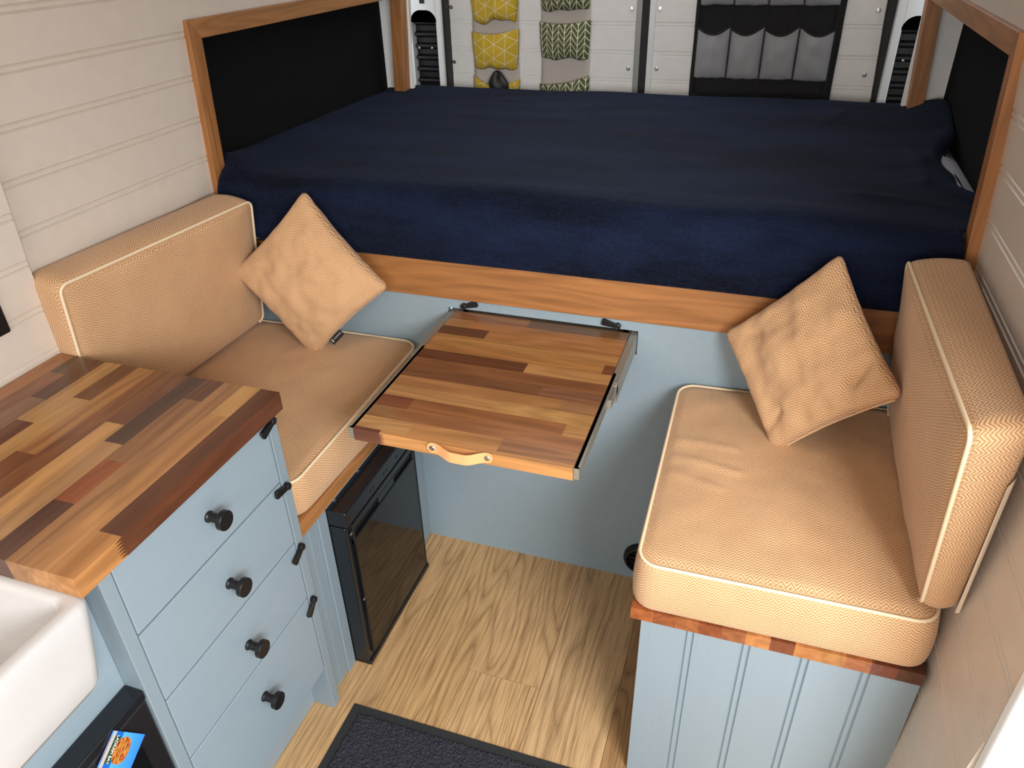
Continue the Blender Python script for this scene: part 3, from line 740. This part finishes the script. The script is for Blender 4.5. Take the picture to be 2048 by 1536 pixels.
# ---------------------------------------------------------------- cushions
def trilin(C, a, b, c):
    r = Vector((0, 0, 0))
    for i in (0, 1):
        for j in (0, 1):
            for k in (0, 1):
                r += Vector(C[(i, j, k)]) * ((a if i else 1 - a) * (b if j else 1 - b) * (c if k else 1 - c))
    return r
def rrect(W, L, R, inset, n):
    """outline points; same count for every inset"""
    R = max(R - inset, .003); x0, x1, y0, y1 = inset, W - inset, inset, L - inset; P = []
    nx, ny, nc = n
    def line(p, q, k): return [(p[0] + (q[0] - p[0]) * i / k, p[1] + (q[1] - p[1]) * i / k) for i in range(k)]
    def arc(cx, cy, a0): return [(cx + R * math.cos(math.radians(a0 + 90 * i / nc)), cy + R * math.sin(math.radians(a0 + 90 * i / nc))) for i in range(nc)]
    P += line((x0 + R, y0), (x1 - R, y0), nx) + arc(x1 - R, y0 + R, -90) + line((x1, y0 + R), (x1, y1 - R), ny) + arc(x1 - R, y1 - R, 0)
    P += line((x1 - R, y1), (x0 + R, y1), nx) + arc(x0 + R, y1 - R, 90) + line((x0, y1 - R), (x0, y0 + R), ny) + arc(x0 + R, y0 + R, 180)
    return P
def cushion(root, W, L, T, C, R=0.035, re=0.012, puff=0.012, wr=0.003, seed=0, folds=(), swap=False, skip=False):
    n = (max(8, int(W / .014)), max(8, int(L / .014)), 8)
    rings = []; kinds = []
    for k in range(5):
        a = math.pi / 2 * k / 4; rings.append((re * (1 - math.sin(a)), re * (1 - math.cos(a)), 1.0))
    for k in range(1, 6): rings.append((0.0, re + (T - 2 * re) * k / 6, 1.0))
    for k in range(5):
        a = math.pi / 2 * k / 4; rings.append((re * (1 - math.cos(a)), T - re * (1 - math.sin(a)), 1.0))
    nside = len(rings)
    for k in range(1, 31): rings.append((re, T, 1 - k / 30.5))
    pts = []; uvs = []
    def wrinkle(x, y):
        w_ = noise.noise(Vector((x * 9 + seed, y * 9, seed * 3.1))) * wr + noise.noise(Vector((x * 22, y * 22 + seed, 1.7))) * wr * .45
        for a, b, wd, h in folds:
            d, sg = seg_d(x, y, a, b)
            if d < wd * 3: w_ += h * math.exp(-(d / wd) ** 2)
        return w_
    for r, (ins, h, sc) in enumerate(rings):
        P = rrect(W, L, R, ins, n); s_ = 0.0; prev = P[0]
        for i, (x, y) in enumerate(P):
            s_ += math.hypot(x - prev[0], y - prev[1]); prev = (x, y)
            if sc < 1: x, y = W / 2 + (x - W / 2) * sc, L / 2 + (y - L / 2) * sc
            hh = h
            if r >= nside:
                fx = max(0, 1 - (2 * x / W - 1) ** 2); fy = max(0, 1 - (2 * y / L - 1) ** 2)
                e = (fx * fy) ** .45; hh += puff * e + wrinkle(x, y) * min(1, e * 3)
            elif 0 < r < nside - 2:
                bul = math.sin(math.pi * h / T); cx, cy = x - W / 2, y - L / 2; q = .006 * bul + noise.noise(Vector((s_ * 8, h * 12, seed + 5))) * .003 * bul
                ln = math.hypot(cx, cy) + 1e-6
                ex = 1 if x < ins + 1e-4 or x > W - ins - 1e-4 else 0; ey = 1 if y < ins + 1e-4 or y > L - ins - 1e-4 else 0
                if ex and not ey: x += q * math.copysign(1, cx)
                elif ey and not ex: y += q * math.copysign(1, cy)
                else: x += q * cx / ln; y += q * cy / ln
            pts.append(trilin(C, x / W, y / L, hh / T)); uvs.append((s_, h + ins) if r < nside else ((y, x) if swap else (x, y)))
    N = len(P); fs = []; fu = []
    topuv = [((y, x) if swap else (x, y)) for x, y in rrect(W, L, R, re, n)]
    for r in range(len(rings) - 1):
        for i in range(N):
            j = (i + 1) % N; f = (r * N + i, r * N + j, (r + 1) * N + j, (r + 1) * N + i); fs.append(f)
            u = [uvs[q] for q in f]
            if r == nside - 1: u[0], u[1] = topuv[i], topuv[j]
            if r < nside - 1 and j == 0: u[1] = (u[0][0] + .014, u[0][1]); u[2] = (u[3][0] + .014, u[3][1])
            fu.append(u)
    fs.append(tuple(range(N))[::-1]); fu.append([uvs[i] for i in range(N)][::-1])
    fs.append(tuple(range((len(rings) - 1) * N, len(rings) * N))); fu.append([uvs[i] for i in range((len(rings) - 1) * N, len(rings) * N)])
    g = G(); g.add(pts, fs, fu); g.obj('cover', MT['fabric'], root, smooth=True)
    P = rrect(W, L, R, re * .25, n)
    if skip: P = P[n[0]:]
    g = G(); g.tube([trilin(C, x / W, y / L, (T - re * .12) / T) for x, y in P], 0.0034, not skip, 8); g.obj('piping', MT['piping'], root, smooth=True)
    return root

def corners(near0, near1, far0, far1, near0t, near1t, far0t, far1t):
    return {(0, 0, 0): near0, (1, 0, 0): near1, (0, 1, 0): far0, (1, 1, 0): far1, (0, 0, 1): near0t, (1, 0, 1): near1t, (0, 1, 1): far0t, (1, 1, 1): far1t}
# left seat: x from wall to aisle, y away
q = thing('seat_cushion', 'tan herringbone seat cushion on the left bench over the fridge', 'cushion', 'tan bench cushions')
cushion(q, 0.52, 0.59, 0.095, corners((-0.945, 1.352, 0.567), (-0.424, 1.352, 0.567), (-0.945, 1.945, 0.567), (-0.40, 1.945, 0.567), (-0.945, 1.352, 0.662), (-0.424, 1.352, 0.660), (-0.945, 1.948, 0.695), (-0.398, 1.948, 0.697)), R=0.045, puff=.012, seed=1)
q = thing('seat_cushion', 'tan herringbone seat cushion on the right bench above the grooved panel', 'cushion', 'tan bench cushions')
cushion(q, 0.51, 0.58, 0.11, corners((0.282, 1.368, 0.528), (0.796, 1.372, 0.528), (0.282, 1.945, 0.528), (0.796, 1.945, 0.528), (0.284, 1.370, 0.643), (0.79, 1.372, 0.646), (0.282, 1.945, 0.688), (0.79, 1.945, 0.70)), R=0.042, puff=.012, seed=2,
        folds=[((0.03, 0.30), (0.16, 0.275), .010, .0028), ((0.03, 0.355), (0.15, 0.345), .010, .0022), ((0.03, 0.25), (0.13, 0.22), .009, .002)])
# back cushions: local x = along the wall (y), local y = up, thickness towards the aisle
q = thing('back_cushion', 'tan herringbone back cushion against the left wall', 'cushion', 'tan bench cushions')
cushion(q, 0.57, 0.37, 0.09, corners((-0.962, 1.368, 0.69), (-0.935, 1.925, 0.71), (-0.958, 1.368, 1.070), (-0.925, 1.925, 1.066), (-0.903, 1.360, 0.69), (-0.862, 1.925, 0.71), (-0.872, 1.360, 1.056), (-0.820, 1.925, 1.056)), R=0.022, re=.012, puff=.012, seed=3, skip=True)
q = thing('back_cushion', 'tan herringbone back cushion leaning on the right wall', 'cushion', 'tan bench cushions')
cushion(q, 0.57, 0.38, 0.08, {(0, 0, 0): (0.806, 1.392, 0.668), (1, 0, 0): (0.815, 1.935, 0.71), (0, 1, 0): (0.786, 1.322, 1.078), (1, 1, 0): (0.800, 1.915, 1.075),
                              (0, 0, 1): (0.752, 1.386, 0.664), (1, 0, 1): (0.738, 1.930, 0.70), (0, 1, 1): (0.709, 1.306, 1.062), (1, 1, 1): (0.690, 1.905, 1.066)}, R=0.022, re=.012, puff=.014, seed=4, skip=True)
g = G(); g.add([(0.8075, 1.3835, 0.672), (0.801, 1.3825, 0.672), (0.781, 1.33, 0.97), (0.788, 1.335, 0.98), (0.8125, 1.395, 0.672), (0.793, 1.345, 0.98)], [(0, 1, 2, 3), (0, 3, 5, 4), (1, 0, 4), (3, 2, 5), (1, 4, 5, 2)]); g.obj('lining_edge', MT['lining'], q)

def pillow(root, C4, T, seed, side=0.30, fwd=Vector((0, -1, 0)), conc=0.05, folds=()):
    """C4: top, right, bottom, left corners; a runs left->top edge, b runs bottom->left"""
    top, right, bot, left = [Vector(c) for c in C4]; n = 44
    nrm = (right - left).cross(top - bot).normalized()
    if nrm.dot(fwd) < 0: nrm = -nrm
    def pos(a, b, s):
        a2 = a * (1 - conc * (1 - b * b) * (0.6 + .8 * abs(a))); b2 = b * (1 - conc * (1 - a * a) * (0.6 + .8 * abs(b)))
        k_ = 1.02 - .055 * (a * a * b * b) ** 8; a2 *= k_; b2 *= k_
        u, v = (a2 + 1) / 2, (b2 + 1) / 2          # u: bottom->right, v: bottom->left
        p = bot * (1 - u) * (1 - v) + right * u * (1 - v) + left * (1 - u) * v + top * u * v
        e = max(0, (1 - a * a) * (1 - b * b)); t = T * e ** .38
        w_ = noise.noise(Vector((a * 2.4 + seed, b * 2.4, s))) * .010 + noise.noise(Vector((a * 6 + seed, b * 6, s + 3))) * .0035
        for A, B, wd, h in folds:
            d, sg = seg_d(a, b, A, B)
            if d < wd * 3: w_ -= h * math.exp(-(d / wd) ** 2)
        edge = noise.noise(Vector((a * 5, b * 5, seed + 8))) * .004
        return p + nrm * (s * (t + w_ * min(1, e * 3)) + edge * (1 - e))
    g = G()
    for s in (1, -1):
        g.grid(lambda u, v: pos(2 * u - 1, 2 * v - 1, s), n, n, lambda u, v: ((u - v) * side * .72 + .5, (u + v) * side * .72), flip=(s < 0))
    c = g.obj('cover', MT['fabric'], root, smooth=True, fix=False)
    bm = bmesh.new(); bm.from_mesh(c.data); bmesh.ops.remove_doubles(bm, verts=bm.verts, dist=1e-5); bmesh.ops.recalc_face_normals(bm, faces=bm.faces); bm.to_mesh(c.data); bm.free()
    path = [pos(2 * k / n - 1, -1, 1) for k in range(n)] + [pos(1, 2 * k / n - 1, 1) for k in range(n)] + [pos(1 - 2 * k / n, 1, 1) for k in range(n)] + [pos(-1, 1 - 2 * k / n, 1) for k in range(n)]
    return pos, path, nrm
q = thing('scatter_cushion', 'tan herringbone scatter cushion with a black tag, propped on the left seat', 'cushion', 'tan scatter cushions')
pos, path, nrm = pillow(q, [(-0.658, 1.920, 1.093), (-0.444, 1.895, 0.872), (-0.650, 1.828, 0.676), (-0.868, 1.853, 0.884)], 0.050, 11, folds=[((-.95, -.6), (-.55, -.7), .05, .006), ((.85, -.75), (.5, -.35), .05, .006), ((-.75, .85), (-.3, .5), .06, .005), ((.85, -.3), (.6, -.55), .04, .005)])
# woven tag on the lower right seam
a_, b_ = pos(-0.52, -1, 1), pos(-0.24, -1, 1); dirv = (b_ - a_).normalized(); out = dirv.cross(nrm).normalized()
if out.z > 0: out = -out
g = G(); W_, H_ = (b_ - a_).length, .017
vs = [a_ - out * .004, b_ - out * .004, b_ + out * H_, a_ + out * H_]; vs2 = [p + nrm * .0022 for p in vs]
g.add(vs + vs2, [(3, 2, 1, 0), (4, 5, 6, 7)] + [(i, (i + 1) % 4, 4 + (i + 1) % 4, 4 + i) for i in range(4)]); tg = g.obj('tag', MT['black_cloth'], q); tg['label'] = 'small black woven tag with pale marks'
g = G()
for k, (t, wd, hg) in enumerate(((.14, .0035, .0085), (.34, .0022, .004), (.48, .0026, .004), (.62, .0024, .004), (.76, .0022, .004), (.88, .002, .004))):
    p = a_ + dirv * (W_ * t) + out * (H_ * .42) + nrm * .0026; hx, hy = dirv * wd * .5, out * hg * .5; g.add([p - hx - hy, p + hx - hy, p + hx + hy, p - hx + hy], [(0, 1, 2, 3)])
g.obj('woven_marks', MT['canvas'], tg)
q = thing('scatter_cushion', 'tan herringbone scatter cushion slumped against the right back cushion', 'cushion', 'tan scatter cushions')
pos, path, nrm = pillow(q, [(0.571, 1.903, 1.065), (0.706, 1.690, 0.882), (0.508, 1.752, 0.668), (0.372, 1.912, 0.853)], 0.046, 23, fwd=Vector((-.3, -1, .2)), folds=[((-.95, -.7), (-.55, -.55), .05, .008), ((.90, -.45), (.55, -.62), .07, .012), ((.55, -.62), (.40, -.80), .07, .010), ((-.8, .9), (-.35, .6), .05, .005)])
seam = [p for p in path[2:42]]
g = G(); g.tube([p - nrm * .003 for p in seam], .0022); zp = g.obj('zip', MT['fabric'], q, smooth=True)

# ---------------------------------------------------------------- door mat
dmx0, dmx1, dmy0, dmy1 = -0.367, 0.235, 0.95, 1.338
mt_ = thing('door_mat', 'charcoal pile door mat with a black rubber border on the oak floor', 'mat')
g = G(); g.box(dmx0, dmx1, dmy0, dmy1, 0.0005, 0.004); g.obj('border', MT['rubber'], mt_, bevel=.002)
def pile():
    g = G(); r = random.Random(9)
    cache = {}
    def fn(u, v):
        e = min(u, 1 - u, v, 1 - v)
        return (dmx0 + .024 + u * (dmx1 - dmx0 - .048) + r.uniform(-.0012, .0012), dmy0 + .024 + v * (dmy1 - dmy0 - .048) + r.uniform(-.0012, .0012), .0042 + (r.uniform(.002, .0085) if e > .004 else 0))
    g.grid(fn, 190, 120)
    return g.obj('pile', MT['mat_pile'], mt_)
p_ = pile(); p_['kind'] = 'stuff'

# ---------------------------------------------------------------- organisers on the rear doors
YO = YD - 0.012
def pocket(root, mat, x0, x1, zb, zt, depth, sag, seed, trim=None, name='pocket', lean=0.0, uvoff=0.0, taper=0.0):
    def fn(u, v):
        ztop = zt - sag * math.sin(math.pi * u) + lean * (u - .5)
        z = zb + (ztop - zb) * v; x = x0 + (x1 - x0) * u; x += (0.5 - u) * taper * (1 - v) ** 2 * (x1 - x0)
        d = depth * math.sin(math.pi * u) ** .6 * (0.25 + .75 * math.sin(math.pi * min(1, .22 + v * .62)))
        if v < .12: d *= .5 + v / .24
        d += noise.noise(Vector((u * 4 + seed, v * 3, seed))) * .006 * math.sin(math.pi * u)
        z += noise.noise(Vector((u * 4, seed * 1.7, 2.0))) * (.004 + .12 * taper) * (1 - v)
        return (x, YO - .004 - d, z)
    g = G(); g.grid(fn, 26, 20, lambda u, v: (uvoff + u * (x1 - x0) * 1.1, zb + v * (zt - zb)))
    o = g.obj(name, mat, root, smooth=True, solid=.0022)
    if trim:
        g = G(); g.tube([fn(i / 26, 1.0) for i in range(27)], .0042, False, 6); g.obj('binding', trim, o, smooth=True)
    return o
def backing(root, mat, x0, x1, z0, z1, seed, lean=0.0):
    g = G(); g.grid(lambda u, v: (x0 + (x1 - x0) * u + .004 * noise.noise(Vector((0, v * 4, seed))) + lean * (v - .5), YO + .002 * noise.noise(Vector((u * 3, v * 5, seed))), z0 + (z1 - z0) * v), 10, 30)
    return g.obj('backing', mat, root, smooth=True, solid=.002)
yo = thing('hanging_organiser', 'yellow geometric print pocket organiser hanging on the left rear door', 'organiser', 'fabric pocket organisers on the rear door')
backing(yo, MT['canvas'], -0.748, -0.562, 0.96, 1.66, 1)
for k, (zb, zt, ln) in enumerate(((1.468, 1.60, 0), (1.317, 1.448, .01), (1.150, 1.286, .012), (0.985, 1.118, -.01))): pocket(yo, MT['yellow'], -0.750, -0.560, zb, zt, .045, .012 if k < 3 else .03, k + 1, lean=ln, uvoff=k * .013, taper=.12)
go = thing('hanging_organiser', 'olive leaf print pocket organiser hanging right of the yellow one', 'organiser', 'fabric pocket organisers on the rear door')
backing(go, MT['canvas'], -0.472, -0.286, 0.96, 1.66, 2)
for k, (zb, zt, ln) in enumerate(((1.52, 1.65, 0), (1.358, 1.49, 0), (1.192, 1.322, .006), (1.0, 1.118, .035))): pocket(go, MT['green'], -0.476, -0.284, zb, zt, .045, .010, k + 7, lean=ln, uvoff=k * .02, taper=.08)
# black item poking out of the lowest yellow pocket in view
def blob():
    g = G()
    def fn(u, v):
        th = 2 * math.pi * u; z = 1.055 + .085 * v; r = (.038 + .006 * math.sin(3 * th + 4 * v)) * (1 - v ** 4 * .75)
        return (-0.642 + r * math.cos(th) * 1.05, YO - .030 + .45 * r * math.sin(th), z + .006 * math.sin(5 * th) * v)
    g.grid(fn, 36, 16); g.add([fn(k / 36, 1.0) for k in range(36)], [tuple(range(36))])
    return tag(g.obj('folded_pouch', MT['black'], smooth=True), 'black folded pouch poking out of the yellow organiser pocket', 'pouch')
blob()
so = thing('shoe_organiser', 'black hanging organiser with grey net pockets on the right rear door', 'organiser')
backing(so, MT['black_cloth'], 0.092, 0.578, 0.93, 1.70, 3)
for row, (zb, zt) in enumerate(((1.540, 1.66), (1.378, 1.50), (1.142, 1.308), (0.95, 1.085))):
    for c in range(4):
        x0 = 0.106 + .1135 * c + .004 * (zt - 1.2)
        pocket(so, MT['net'] if row < 3 else MT['black_cloth'], x0, x0 + .1085, zb, zt, .026, .020 if row != 2 else .024, row * 5 + c, trim=MT['black_cloth'], lean=(.008, .012, .012, -.01)[c] if row == 2 else 0, uvoff=0)
for c in range(5):
    g = G(); x = 0.0995 + .1147 * c; g.box(x - .005, x + .005, YO - .006, YO - .0005, 0.93, 1.70); g.obj('webbing', MT['black_cloth'], so)
